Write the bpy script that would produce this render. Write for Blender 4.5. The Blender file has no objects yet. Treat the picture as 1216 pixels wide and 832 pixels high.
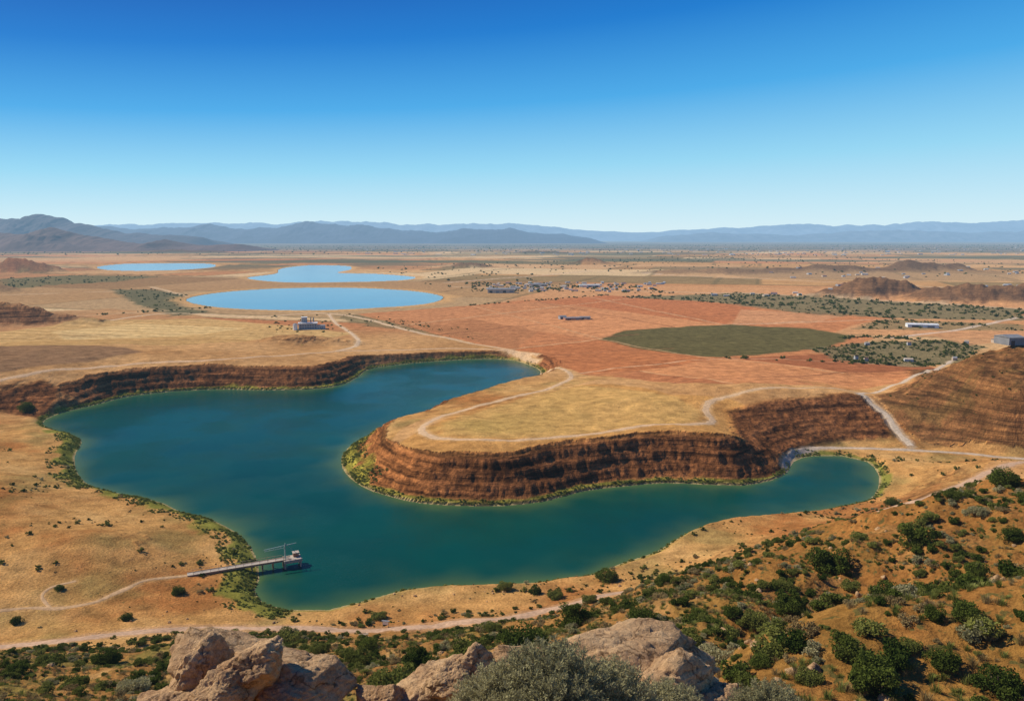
import bpy, numpy as np, math, random, time
from mathutils import Vector
T0=time.time()
random.seed(3)
F=946.;U0=608.;V0=416.;HC=120.;PITCH=math.atan(133/946)
sp,cp=math.sin(PITCH),math.cos(PITCH)
def ray(u,v):
    X=(u-U0)/F; y=-(v-V0)/F; d=cp+y*sp
    return X/d,(-sp+y*cp)/d
def PZ(u,v,z):
    a,b=ray(u,v); Y=(z-HC)/b
    return (a*Y,Y)
def PY(u,v,Y):
    a,b=ray(u,v); return (a*Y,Y,HC+b*Y)
def ss(a,b,x):
    t=np.clip((x-a)/(b-a),0,1); return t*t*(3-2*t)
# ---------- noise
R=np.random.RandomState(11)
perm=np.tile(R.permutation(256),3); ga=R.rand(256)*2*np.pi; GX=np.cos(ga);GY=np.sin(ga)
def pn(x,y):
    xf=np.floor(x);yf=np.floor(y);xi=xf.astype(np.int64)&255;yi=yf.astype(np.int64)&255
    fx=x-xf;fy=y-yf;u=fx*fx*fx*(fx*(fx*6-15)+10);v=fy*fy*fy*(fy*(fy*6-15)+10)
    def g(ix,iy,dx,dy):
        h=perm[perm[ix&255]+(iy&255)];return GX[h]*dx+GY[h]*dy
    a=g(xi,yi,fx,fy);b=g(xi+1,yi,fx-1,fy);c=g(xi,yi+1,fx,fy-1);d=g(xi+1,yi+1,fx-1,fy-1)
    return ((a+(b-a)*u)*(1-v)+(c+(d-c)*u)*v)*1.5
def fbm(x,y,o=4,g=.5):
    s=0;a=1
    for i in range(o):
        s=s+a*pn(x+17.3*i,y-9.1*i);x=x*2.03;y=y*2.03;a*=g
    return s
def ridged(x,y,o=3):
    s=0;a=1
    for i in range(o):
        s=s+a*(1-2*np.abs(pn(x+5.3*i,y+3.7*i)));x=x*2.1;y=y*2.1;a*=.5
    return s/1.75
def sdp(x,y,poly,pad=60):
    """signed distance, positive outside"""
    P=np.array(poly);out=np.full(x.shape,1e4)
    m=(x>P[:,0].min()-pad)&(x<P[:,0].max()+pad)&(y>P[:,1].min()-pad)&(y<P[:,1].max()+pad)
    X=x[m];Y=y[m];d=np.full(X.shape,1e12);ins=np.zeros(X.shape,bool);n=len(P)
    for i in range(n):
        a=P[i];b=P[(i+1)%n];e=b-a;L=e@e+1e-9
        t=np.clip(((X-a[0])*e[0]+(Y-a[1])*e[1])/L,0,1)
        d=np.minimum(d,(X-a[0]-t*e[0])**2+(Y-a[1]-t*e[1])**2)
        c=((a[1]>Y)!=(b[1]>Y));xx=(b[0]-a[0])*(Y-a[1])/((b[1]-a[1]) if b[1]!=a[1] else 1e-9)+a[0]
        ins^=c&(X<xx)
    d=np.sqrt(d);out[m]=np.where(ins,-d,d);return out
def sdl(x,y,pts,pad=40):
    P=np.array(pts);out=np.full(x.shape,1e4)
    m=(x>P[:,0].min()-pad)&(x<P[:,0].max()+pad)&(y>P[:,1].min()-pad)&(y<P[:,1].max()+pad)
    X=x[m];Y=y[m];d=np.full(X.shape,1e12)
    for i in range(len(P)-1):
        a=P[i];b=P[i+1];e=b-a;L=e@e+1e-9
        t=np.clip(((X-a[0])*e[0]+(Y-a[1])*e[1])/L,0,1)
        d=np.minimum(d,(X-a[0]-t*e[0])**2+(Y-a[1]-t*e[1])**2)
    out[m]=np.sqrt(d);return out
def catmull(P,step,closed=False):
    P=[np.array(p,float) for p in P];n=len(P);o=[]
    for i in range(n if closed else n-1):
        if closed:p0,p1,p2,p3=P[i-1],P[i],P[(i+1)%n],P[(i+2)%n]
        else:p0,p1,p2,p3=P[max(i-1,0)],P[i],P[i+1],P[min(i+2,n-1)]
        k=max(1,int(np.linalg.norm(p2-p1)/step))
        for j in range(k):
            t=j/k;o.append(.5*(2*p1+(p2-p0)*t+(2*p0-5*p1+4*p2-p3)*t*t+(3*p1-p0-3*p2+p3)*t**3))
    if not closed:o.append(P[-1])
    return np.array(o)
# ---------- lakes
L1px=[(50,503),(62,494),(85,487),(115,480),(150,471),(200,465),(260,462),(320,463),(380,461),(410,455),(425,447),(440,438),(480,432),(530,428),(575,426),(610,428),(635,436),(643,443),(635,452),(615,460),(590,465),(560,473),(530,484),(500,495),(470,505),(440,517),(418,528),(406,543),(410,560),(430,577),(460,588),(500,597),(550,600),(600,600),(650,594),(690,583),(740,577),(790,573),(840,575),(880,576),(915,570),(935,560),(942,548),(965,541),(1000,541),(1030,548),(1043,562),(1043,580),(1030,594),(1000,602),(960,608),(900,616),(850,624),(810,636),(780,655),(740,668),(700,683),(650,690),(600,694),(540,695),(480,700),(430,714),(390,724),(340,724),(312,716),(302,702),(308,688),(306,670),(298,650),(280,632),(250,617),(215,608),(195,598),(165,590),(120,581),(95,567),(88,543),(96,522),(68,512)]
LAKE=catmull([PZ(u,v,0) for u,v in L1px],9,True)
LZ=9.
L2=catmull([PZ(u,v,LZ) for u,v in [(225,356),(245,350),(290,345),(350,342),(420,342),(480,345),(515,350),(522,355),(500,361),(450,365),(380,368),(300,367),(250,363)]],30,True)
L3=catmull([PZ(u,v,LZ) for u,v in [(296,330),(330,325),(336,319),(370,315),(410,316),(414,320),(398,324),(440,325),(490,329),(470,333),(400,335),(340,335)]],60,True)
L4=catmull([PZ(u,v,LZ) for u,v in [(118,317),(160,313),(240,313),(252,317),(200,321),(140,321)]],80,True)
# ---------- control points
C=[]
def cz(*a):
    for u,v,z in a:
        x,y=PZ(u,v,z);C.append((x,y,z))
def cy(*a):
    for u,v,Y in a:C.append(PY(u,v,Y))
def cw(u,Y,z):
    C.append((PY(u,600,Y)[0],Y,z))
for t in(-.75,-.3,.15,.75):
    for r_,z_ in((5,115.5),(12,109.5),(25,101.2)):
        C.append((r_*math.sin(t),r_*math.cos(t),z_))
for u in(-150,150,350,520): cw(u,50,84)
cy((-150,832,95),(0,832,95),(200,832,95),(400,832,92),(-150,800,125),(0,800,125),(200,800,125),(400,795,120),(-150,778,165),(0,778,165),(200,775,165),(400,768,160))
cz((-150,775,9),(0,766,8),(200,750,7),(330,746,6),(430,748,6),(520,742,7),(600,735,8),(680,718,9),(760,702,10),(830,688,11),(900,655,13),(1040,610,16),(1100,594,18),(1216,548,15),(1350,520,15))
cy((500,800,98),(500,770,130),(600,812,78),(600,768,105),(600,750,160),(700,820,66),(700,746,112),(700,730,165))
cy((800,825,60),(800,760,90),(800,718,118),(800,700,190))
cy((900,772,55),(900,757,98),(900,682,128),(900,668,200))
cy((1000,727,57),(1000,708,118),(1000,645,142),(1000,634,220)); cw(1000,86,65)
cy((1100,706,58),(1100,688,122),(1100,600,152)); cw(1100,220,36); cw(1100,90,66)
cy((1216,688,60),(1216,668,122),(1216,580,155)); cw(1216,225,34); cw(1216,90,68)
cy((1380,672,62),(1380,560,150)); cw(1380,225,38)
cy((850,832,44),(1000,832,44),(1216,832,44))
cz((-150,700,12),(0,700,9),(0,640,12),(0,600,12),(0,560,9),(0,520,6),(-150,600,14),(-150,540,8),(100,640,12),(60,680,9),(150,710,5),(100,735,6),(200,690,3.4),(235,681,2.6),(270,672,2.2),(250,655,3),(170,630,6),(100,600,5),(30,530,4.5),(60,540,4),(40,512,3.5))
cz((0,484,5),(-150,500,5),(-150,470,17),(0,458,17))
cz((340,731,2.2),(430,722,2.5),(500,708,3),(600,702,3),(700,690,3),(790,662,3),(850,633,4),(930,620,4),(1000,609,3.5),(1055,585,3),(280,645,2.5),(200,612,3),(75,560,3),(285,690,2.4))
cz((460,560,16),(540,500,17),(600,512,18),(700,500,18),(800,505,18.5),(700,470,17),(620,480,16),(520,515,17.5),(650,455,13),(850,480,19),(880,520,19),(780,530,18.5),(680,540,18),(580,545,18),(480,530,16),(560,490,15))
cz((900,476,20),(940,474,20),(1000,470,20),(1030,468,19),(1000,523,3),(960,531,3),(1050,520,4),(930,540,4),(1085,522,5),(1150,524,5),(1216,529,6),(1350,520,8),(1100,560,7),(1160,548,11),(1060,545,4),(1110,585,14))
cz((680,430,11),(600,414,8),(500,417,8),(440,427,11),(400,436,15),(300,433,16),(200,436,17),(100,446,17),(800,430,13),(900,400,10),(300,395,11),(0,405,11),(-150,400,11),(1000,440,14),(1080,455,15),(600,385,10),(1100,400,10),(1300,395,10))
cz((1216,414,52),(1150,434,41),(1100,451,28),(1060,465,18),(1216,470,33),(1160,490,20),(1110,508,9),(1340,402,57))
cw(1216,700,13);cw(1120,640,14);cw(1340,720,13)
C=np.array(C)
def lp(x,y):
    r=np.sqrt(x*x+y*y);t=np.arctan2(x,y)
    return np.clip(t,-.74,.74)*1.0,np.log(np.clip(r,4,1500))
ca,cb=lp(C[:,0],C[:,1]);n=len(C)
def U(q): return q*np.log(q+1e-12)
K=U((ca[:,None]-ca)**2+(cb[:,None]-cb)**2)+np.eye(n)*5e-4
Pm=np.stack([np.ones(n),ca,cb],1);A=np.block([[K,Pm],[Pm.T,np.zeros((3,3))]])
W=np.linalg.solve(A,np.concatenate([C[:,2],np.zeros(3)]))
SCARP=[PZ(u,v,z) for u,v,z in [(862,484,19),(905,476,20),(960,472,20),(1022,469,19),(1034,480,14),(1050,500,8),(1064,521,4),(1000,524,3),(955,532,3),(932,543,3),(915,560,2),(890,560,8),(880,520,18)]]
SCARPL=[PZ(u,v,z) for u,v,z in [(-200,466,17),(0,459,17),(50,452,17),(75,455,16),(70,485,2),(48,497,2),(0,488,4),(-200,505,4)]]
HILL=[PZ(1032,469,19),PZ(1060,500,10),PZ(1092,522,5),PZ(1216,527,6),PZ(1400,515,8),(620,720),(330,660),PZ(1090,456,22)]
BUMPS=[(557,318,40,6,.5,1),(700,314,30,7,.5,1),(860,326,130,6,.25,.7),(1000,324,120,8,.25,.9),(1110,323,80,13,.3,1),(1062,356,85,21,.7,1),(1190,362,90,19,.7,1),(1290,360,90,22,.6,1),(0,324,70,15,.5,.7),(-30,388,110,22,.5,.45),(-120,350,120,18,.5,.5),(345,412,75,8,.45,.1),(640,301,50,3,.4,1),(200,300,80,3,.4,1),(60,405,90,4,.4,.2)]
def heights(x,y):
    r=np.sqrt(x*x+y*y);th=np.arctan2(x,y);a,b=lp(x,y)
    H=W[n]+W[n+1]*a+W[n+2]*b
    for i in range(n): H=H+W[i]*U((a-ca[i])**2+(b-cb[i])**2)
    w=ss(900,1300,r);H=H*(1-w)+10*w
    w=ss(.95,1.7,np.abs(th));H=H*(1-w)+(10+106*np.exp(-r/160.))*w
    H=np.where(r>160,np.maximum(H,1.8),H)
    near=1-ss(180,260,r)
    H0=H
    rt=ss(.05,.25,th)*ss(70,120,r)*(1-ss(190,250,r))
    H=H+near*(fbm(x/26,y/26,5)*1.7*ss(20,90,r)+fbm(x/4,y/4,3)*.28*ss(8,40,r)+ (ridged(x/14,y/14)-.3)*1.1*ss(60,110,r))
    H=H+rt*((ridged(x/34+3,y/34,3)-.35)*3.6)
    mid=ss(200,280,r)*(1-ss(1200,2500,r))
    H=H+mid*(fbm(x/60,y/60,5)*np.clip(H0*.08,.25,1.6)+(ridged(x/30,y/30,4)-.3)*.35)
    H=H+ss(1200,2500,r)*fbm(x/500,y/500,4)*2.2
    hill=(1-ss(-25,0,sdp(x,y,HILL,30)))
    H=H+hill*((ridged(x/26,y/34)-.4)*5.+fbm(x/7,y/7,3)*.7)
    dark=hill*1.0
    for u,v,hw,hp,dr,dk in BUMPS:
        cx,cy_=PZ(u,v,10);s=cy_/F;sx=hw*s;sy=sx*dr
        m=(np.abs(x-cx)<sx*2.2)&(np.abs(y-cy_-sy)<sy*2.6)
        if not m.any():continue
        X=(x[m]-cx)/sx;Y=(y[m]-cy_-sy)/sy
        q=np.sqrt(X*X+Y*Y)+.26*fbm(x[m]/sx*1.8+u,y[m]/sx*1.8,4)
        g=1-ss(-.1,1.2,q);g2=g*(1+.22*ridged(x[m]/sx*5,y[m]/sx*5))
        H[m]=H[m]+g2*hp*s;dark[m]=np.maximum(dark[m],ss(.04,.3,g)*dk)
    sc=np.zeros(x.shape)
    for S in(SCARP,SCARPL):
        e=sdp(x,y,S,20)+fbm(x/12,y/12,3)*1.2;k=1-ss(-5,3,e);sc=np.maximum(sc,k)
    rgs=ridged(x/8,y/8,3)
    H=H+sc*(rgs-.3)*1.5
    d=sdp(x,y,LAKE,120)
    dn=d+fbm(x/14,y/14,3)*1.3*np.clip((d+2)/8,0,1)
    W_=6+18*ss(5,15,H0)
    rg=ridged(x/6,y/6,3)
    de=dn-(rg-.2)*np.clip(W_-9,0,30)*.12*ss(0,5,dn)-fbm(x/34,y/34,3)*2.5*ss(4,10,dn)*ss(8,14,H0)
    p=np.clip(de/W_,0,1)
    # benches cut in the bank
    p2=p+.036*np.sin(p*2*np.pi*4)
    p=np.clip(np.where(H0>9,p2*.75+ss(0,1,p)*.25,ss(0,1,p)*.55+p*.45),0,1)
    H=np.where(d<130,np.where(d>0,H*p+.02,-4*ss(0,12,-d)-.02),H)
    cl=ss(.02,.14,p)*(1-ss(.88,1.0,p))*ss(7,12,H0)*(d<60)*(d>0)
    cl=np.maximum(cl,sc*(d>1))
    d2=np.full(x.shape,1e4)
    for L in(L2,L3,L4):
        e=sdp(x,y,L,300);d2=np.minimum(d2,e)
    f=ss(-6,22,d2);H=H*f+(LZ-3)*(1-f)
    H=np.where((d2>5)&(d2<300)&(r>1200),np.maximum(H,LZ+.8*f),H)
    return H,d,d2,dark,cl,H0
# ---------- grid
rs=[.3]
while rs[-1]<70000:
    r=rs[-1]
    if r<230:dr=max(.05,.0065*r)
    elif r<900:dr=min(.0065*r,1.05+max(0,(r-550))*.004)
    else:dr=min(max(r*r/1e5*.5,2.4),.02*r)
    rs.append(r+dr)
rs=np.array(rs)
th=np.concatenate([np.linspace(-np.pi,-.70,34)[:-1],np.arange(-.70,.70,.00155),np.linspace(.70,np.pi,34)[:-1]])
nr,nt=len(rs),len(th)
TH,RR=np.meshgrid(th,rs)
x=(RR*np.sin(TH)).ravel();y=(RR*np.cos(TH)).ravel()
HH=[np.empty(x.size) for _ in range(6)]
for s in range(0,x.size,200000):
    o=heights(x[s:s+200000],y[s:s+200000])
    for k in range(6):HH[k][s:s+200000]=o[k]
h,dl,d2,dark,cl,H0=HH
hg=h.reshape(nr,nt)
print('GRID',nr,nt,time.time()-T0)
def hs(X,Y):
    X=np.asarray(X,float);Y=np.asarray(Y,float)
    r=np.sqrt(X*X+Y*Y);t=np.arctan2(X,Y)
    i=np.clip(np.searchsorted(rs,r)-1,0,nr-2);j=np.clip(np.searchsorted(th,t)-1,0,nt-2)
    a=np.clip((r-rs[i])/(rs[i+1]-rs[i]),0,1);b=np.clip((t-th[j])/(th[j+1]-th[j]),0,1)
    return (hg[i,j]*(1-a)+hg[i+1,j]*a)*(1-b)+(hg[i,j+1]*(1-a)+hg[i+1,j+1]*a)*b
YS=np.geomspace(14,30000,5000)
def hit(u,v,ymin=14):
    a,b=ray(u,v);q=HC+b*YS-hs(a*YS,YS)
    k=np.where((q<0)&(YS>ymin))[0]
    Y=YS[k[0]] if len(k) else 20000.
    return (a*Y,Y)
# ---------- colours
def c3(*a):return np.array(a)
col=np.zeros((x.size,3))
r=np.sqrt(x*x+y*y)
n1=fbm(x/90,y/90,5);n2=fbm(x/17,y/17,4);n3=fbm(x/4.,y/4.,3)
def mixc(m,c):
    global col
    m=np.clip(m,0,1)[:,None];col=col*(1-m)+np.asarray(c)*m
plainA=c3(.55,.325,.155);plainB=c3(.43,.24,.11)
col[:]=plainA
mixc(.5+.9*n1,plainB)
ang=.30;xr=x*np.cos(ang)-y*np.sin(ang);yr=x*np.sin(ang)+y*np.cos(ang)
far=ss(850,1100,r)
for sc,wt in((260.,.6),(430.,.85),(900.,.6)):
    yy=yr/(sc*1.1);ro=np.floor(yy);xx=xr/(sc*1.7)+((ro*37)%7)/7.;co=np.floor(xx)
    hsh=(np.sin(ro*127.1+co*311.7+sc)*43758.5453)%1
    h2=(np.sin(ro*269.5+co*183.3+sc)*43758.5453)%1
    pal=[c3(.58,.36,.19),c3(.45,.20,.10),c3(.68,.49,.28),c3(.15,.135,.07),c3(.30,.18,.09),c3(.54,.26,.13),c3(.62,.39,.20)]
    for k,pc in enumerate(pal):
        mixc(far*wt*((h2*7).astype(int)==k)*(hsh>.4),pc)
    eg=np.minimum(np.minimum(xx-co,1-(xx-co))*sc*1.7,np.minimum(yy-ro,1-(yy-ro))*sc*1.1)
    mixc(far*(1-ss(4,11,eg))*.5,c3(.15,.12,.06))
scr=np.zeros(x.size)
bn=fbm(x/1600,y/420,4)
mixc(ss(2700,3600,r)*ss(.05,.4,bn)*.85,c3(.13,.13,.08))
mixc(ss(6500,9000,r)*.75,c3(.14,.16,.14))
def poly(pts,z=11): return [PZ(u,v,z) for u,v in pts]
def paint(pts,c,soft=3,amt=1,z=11,jit=0,sc=None):
    d=sdp(x,y,poly(pts,z),60)
    if jit:d=d+jit*fbm(x/25,y/25,3)
    m=(1-ss(-soft,soft,d))*amt;mixc(m,c)
    if sc is not None:
        global scr;scr=np.where(m>.5,sc,scr)
    return m
red=c3(.50,.22,.108)
gg=c3(.15,.14,.07)
paint([(0,372),(130,366),(230,372),(250,377),(120,379),(0,392),(-200,395),(-200,374)],c3(.46,.26,.13),4,.85)
tanf=paint([(0,392),(120,379),(250,377),(330,384),(420,395),(380,402),(300,408),(180,420),(0,428),(-200,430),(-200,392)],c3(.60,.40,.185),3,.9)
paint([(60,392),(160,382),(290,388),(240,398),(80,408)],c3(.70,.50,.25),3,.9)
paint([(0,410),(100,405),(250,403),(300,408),(180,420),(0,428)],c3(.50,.31,.14),3,.85)
# crop strips in the tan fields
stripe=.5+.5*np.sin((x*.24+y*.97)*2*np.pi/26.)
mixc(np.clip(tanf,0,1)*ss(.45,.9,stripe)*.5,c3(.40,.24,.10))
paint([(-200,425),(0,420),(150,421),(170,428),(110,440),(0,457),(-200,475)],c3(.25,.15,.085),4,.9,14)
paint([(0,330),(90,327),(190,328),(140,334),(60,338),(0,345)],gg,15,.8,11,20,.3)
paint([(130,343),(180,343),(222,350),(212,362),(250,370),(210,374),(165,362)],c3(.13,.125,.07),8,.9,11,12,.6)
paint([(390,370),(440,374),(540,386),(600,398),(560,400),(430,385)],c3(.22,.17,.09),6,.8,11,10,.7)
m_red=paint([(425,372),(560,362),(620,356),(720,350),(900,362),(1060,377),(1010,386),(990,395),(1040,400),(1000,412),(1100,432),(1128,440),(1080,456),(1010,468),(960,474),(870,478),(800,470),(740,455),(690,447),(670,430),(600,412),(520,395)],red,3,.95)
paint([(560,378),(720,366),(860,385),(740,392),(715,402),(640,392)],c3(.58,.28,.14),2,.95)
paint([(430,373),(560,363),(640,358),(720,366),(560,378),(500,388)],c3(.50,.24,.12),2,.9)
paint([(720,350),(900,362),(860,385),(720,366),(640,358)],c3(.46,.185,.09),2,.9)
paint([(500,388),(560,378),(640,392),(610,412)],c3(.42,.20,.10),2,.85)
paint([(715,402),(830,426),(870,425),(760,446),(690,446),(610,412)],c3(.44,.18,.085),2,.95)
paint([(870,426),(980,418),(1100,432),(1120,440),(1000,445)],c3(.34,.135,.068),2,.95)
paint([(760,446),(870,427),(1000,445),(1080,455),(960,473),(870,477)],c3(.56,.265,.13),2,.9)
paint([(690,447),(760,446),(870,477),(800,470),(740,455)],c3(.40,.17,.085),2,.85)
paint([(880,366),(1000,374),(960,384),(870,384)],c3(.57,.30,.16),2,.8)
paint([(712,401),(740,392),(800,388),(870,385),(960,389),(1016,398),(990,408),(900,421),(840,425),(770,415)],c3(.12,.105,.045),3,.97,11,3,.2)
paint([(960,412),(1030,404),(1120,402),(1170,410),(1140,430),(1090,434),(1000,426)],c3(.20,.165,.09),6,.9,11,8,.8)
paint([(740,352),(880,347),(1216,366),(1216,380),(1100,378),(960,372),(850,358)],c3(.17,.155,.085),12,.85,11,14,.6)
paint([(1050,378),(1216,384),(1216,392),(1010,390)],c3(.2,.17,.09),6,.7,11,6,.6)
paint([(1090,394),(1216,392),(1216,402),(1150,408)],c3(.52,.28,.145),3,.8)
paint([(780,316),(1216,322),(1216,334),(900,330)],c3(.27,.18,.10),30,.6,11,30)
for pts,w_,c_ in [([(470,386),(760,352)],2.,(.60,.40,.23)),([(520,395),(720,377),(1000,371)],2.2,(.24,.11,.06)),([(600,412),(715,401)],1.8,(.58,.36,.2)),([(690,446),(870,426),(1100,431)],1.6,(.62,.40,.24)),([(560,362),(715,401),(835,426),(1000,446)],1.3,(.60,.38,.21)),([(700,352),(860,385)],2.2,(.58,.38,.22)),([(800,470),(1000,445),(1110,438)],1.3,(.24,.11,.06)),([(640,358),(800,388)],2,(.24,.11,.06)),([(760,446),(870,477)],1.1,(.60,.37,.2)),([(0,405),(300,392)],1.5,(.36,.23,.11)),([(0,380),(250,365),(420,372)],4,(.62,.44,.26)),([(0,350),(140,345)],5,(.6,.43,.27)),([(540,340),(900,348),(1216,366)],7,(.6,.44,.28)),([(860,385),(1060,378)],3,(.6,.42,.27)),([(1216,375),(1130,392),(1060,400)],4,(.65,.52,.4)),([(530,335),(700,322),(1216,345)],9,(.6,.44,.3)),([(180,340),(225,352)],6,(.62,.45,.28)),([(610,405),(760,396)],1.5,(.26,.12,.07)),([(740,430),(1010,460)],1.1,(.30,.13,.07)),([(650,420),(800,412)],1.2,(.28,.13,.07))]:
    d=sdl(x,y,poly(pts));mixc((1-ss(w_*.6,w_*1.4,d))*.75,c3(*c_))
mixc((1-ss(15,45,d2+fbm(x/60,y/60,3)*14))*(d2>-30)*.9,c3(.58,.355,.17))
mixc((1-ss(0,9,np.abs(d2-2)))*.7,c3(.24,.18,.09))
pen=ss(-1,1,sdp(x,y,[PZ(u,v,17) for u,v in [(430,545),(480,520),(540,492),(600,472),(650,462),(690,455),(740,458),(800,473),(870,480),(900,490),(905,540),(860,575),(760,590),(640,600),(480,600)]],50)*-1)
mixc(pen,c3(.50,.275,.11));mixc(pen*ss(.0,.6,n2)*.5,c3(.40,.21,.085))
ov=sdp(x,y,[PZ(u,v,17.5) for u,v in [(520,510),(540,497),(590,478),(640,463),(690,455),(740,462),(800,474),(826,488),(832,500),(800,506),(700,516),(640,523),(560,522),(528,518)]],40)
mixc(1-ss(-3,3,ov+n2*4),c3(.54,.33,.135))
mixc((1-ss(-30,4,ov+n1*25+n2*10))*.42*(1-ss(-30,60,x)),c3(.30,.24,.08));mixc((ov<0)*np.clip(n2*.9+n1*.5,0,1)*.6,c3(.37,.24,.095))
scr=np.where(ov<0,.15,scr)
fr=(1-ss(560,640,r))*ss(150,215,r)*(pen<.5)*(H0<15)
mixc(fr*.9,c3(.50,.28,.115));mixc(fr*np.clip(n1*1.8+n2*.6,0,1)*.85,c3(.35,.15,.06));mixc(fr*np.clip(-n1*1.2+n2*.8,0,1)*.6,c3(.59,.375,.17))
mixc(fr*np.clip(fbm(x/40+5,y/40,4)*1.8-.2,0,1)*.6,c3(.22,.175,.07))
mixc(fr*np.clip(fbm(x/9,y/9,4)*1.4-.15,0,1)*.5,c3(.25,.145,.06))
scr=np.where(fr>.5,np.clip(.27+n1*.3,.05,.6),scr)
nh=1-ss(195,235,r+n2*12)
mixc(nh,c3(.31,.165,.066));mixc(nh*ss(-.15,.45,n2+.4*n1),c3(.21,.155,.055));mixc(nh*ss(.1,.7,fbm(x/9+3,y/9,4)),c3(.39,.235,.105))
rt=nh*ss(.12,.3,np.arctan2(x,y))
mixc(rt*.65,c3(.25,.115,.042))
scr=np.where(nh>.4,.65,scr)
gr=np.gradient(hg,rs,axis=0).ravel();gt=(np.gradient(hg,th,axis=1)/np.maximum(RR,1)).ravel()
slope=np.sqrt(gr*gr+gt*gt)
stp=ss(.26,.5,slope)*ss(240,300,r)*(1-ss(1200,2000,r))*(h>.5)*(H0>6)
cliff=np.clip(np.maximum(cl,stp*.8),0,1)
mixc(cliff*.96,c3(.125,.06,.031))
mixc(cliff*np.clip(n3*.8,0,1)*.5,c3(.21,.105,.055))
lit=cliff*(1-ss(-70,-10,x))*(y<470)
mixc(lit*.5,c3(.32,.15,.065))  # sunlit look of the left cliff face painted into the ground colour
mixc(dark*.85,c3(.125,.075,.045))
hd=1-ss(-6,3,sdp(x,y,HILL,30)+n3*2)
mixc(hd*.97,c3(.155,.082,.04));mixc(hd*ss(0,.5,n2)*.45,c3(.10,.075,.033));mixc(hd*ss(.25,.8,-n2)*.6,c3(.23,.125,.06))
cliff=np.where(hd>.4,.65,cliff)
scr=np.where(hd>.5,.4,scr)
onleft=((x<-70)&(y<480))
fw=np.where(onleft,12.,np.where(y>520,4.5,np.where(x>150,6.,3.4)))*(1+.7*n2)
front=(y<330)&(x>-75)
fm=(1-ss(fw*.6,fw,dl))*(dl>.4)
mixc(fm*np.where(front,.6,.92),c3(.19,.19,.05))
mixc((1-ss(.2,1.2,dl))*(dl>-3),c3(.36,.28,.15))
white=(1-ss(.8,2.4,dl))*(dl>-.5)*((x>70)&(y<360))
mixc(white*.8,c3(.68,.60,.48))
print('COL',time.time()-T0)
def trace(pts,ymin=14):return [hit(u,v,ymin) for u,v in pts]
ROADS=[(trace([(-120,775),(0,768),(80,760),(150,752),(240,746),(330,745),(420,749),(520,743),(600,734),(680,717),(760,702),(830,687),(900,656),(960,638),(1040,609),(1090,594),(1150,572),(1216,548),(1330,528)],190),2.7,(.50,.31,.18)),
([PZ(u,v,17) for u,v in [(640,421),(668,431),(678,443),(655,456),(610,467),(560,480),(520,494),(502,506),(506,517),(540,525),(610,527),(700,519),(780,510),(826,506),(846,498),(838,488),(850,480),(900,474),(960,470),(1020,467)]],2.2,(.60,.385,.20)),
([PZ(u,v,z) for u,v,z in [(545,404,9),(600,413,9),(640,421,11)]],2.4,(.60,.385,.20)),
(trace([(-60,462),(0,452),(90,438),(170,431),(260,427),(340,422),(400,417),(450,416),(520,414),(590,415),(640,421)],500),2.4,(.60,.375,.195)),
([PZ(u,v,z) for u,v,z in [(1020,467,19.5),(1035,483,15),(1052,500,9),(1066,514,6),(1082,525,5)]],2.,(.54,.42,.29)),
([PZ(u,v,z) for u,v,z in [(932,552,3),(936,542,3),(950,534,3),(1000,529,3),(1082,528,5),(1150,531,5.5),(1216,534,7),(1330,534,9)]],1.7,(.50,.38,.26)),
(trace([(222,683),(200,686),(170,690),(140,703),(110,716),(70,722),(30,722),(-30,730)],190),1.,(.53,.325,.155)),
(trace([(60,722),(50,708),(62,697),(90,690)],190),.6,(.53,.325,.155)),
(trace([(390,372),(400,385),(420,398),(425,407),(400,417)],600),2.4,(.62,.42,.235)),
(trace([(545,404),(480,391),(430,378),(380,372),(300,376),(200,372),(130,380)],600),3.,(.62,.42,.235)),
([PZ(u,v,z) for u,v,z in [(1130,424,12),(1110,436,14),(1070,452,16),(1020,467,19.5)]],1.8,(.56,.42,.28)),
]
for P,w_,c_ in ROADS:
    P=catmull(P,8);d=sdl(x,y,P)
    mixc((1-ss(w_*1.1,w_*2.1,d+n3*.8))*.7,c3(*c_)*.92)
    cliff=cliff*ss(w_*1.,w_*2.2,d);scr=scr*ss(w_,w_*2,d)
lum=col.mean(1)[:,None];col=np.clip((lum+(col-lum)*1.16)*1.05,0.01,1)
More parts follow.
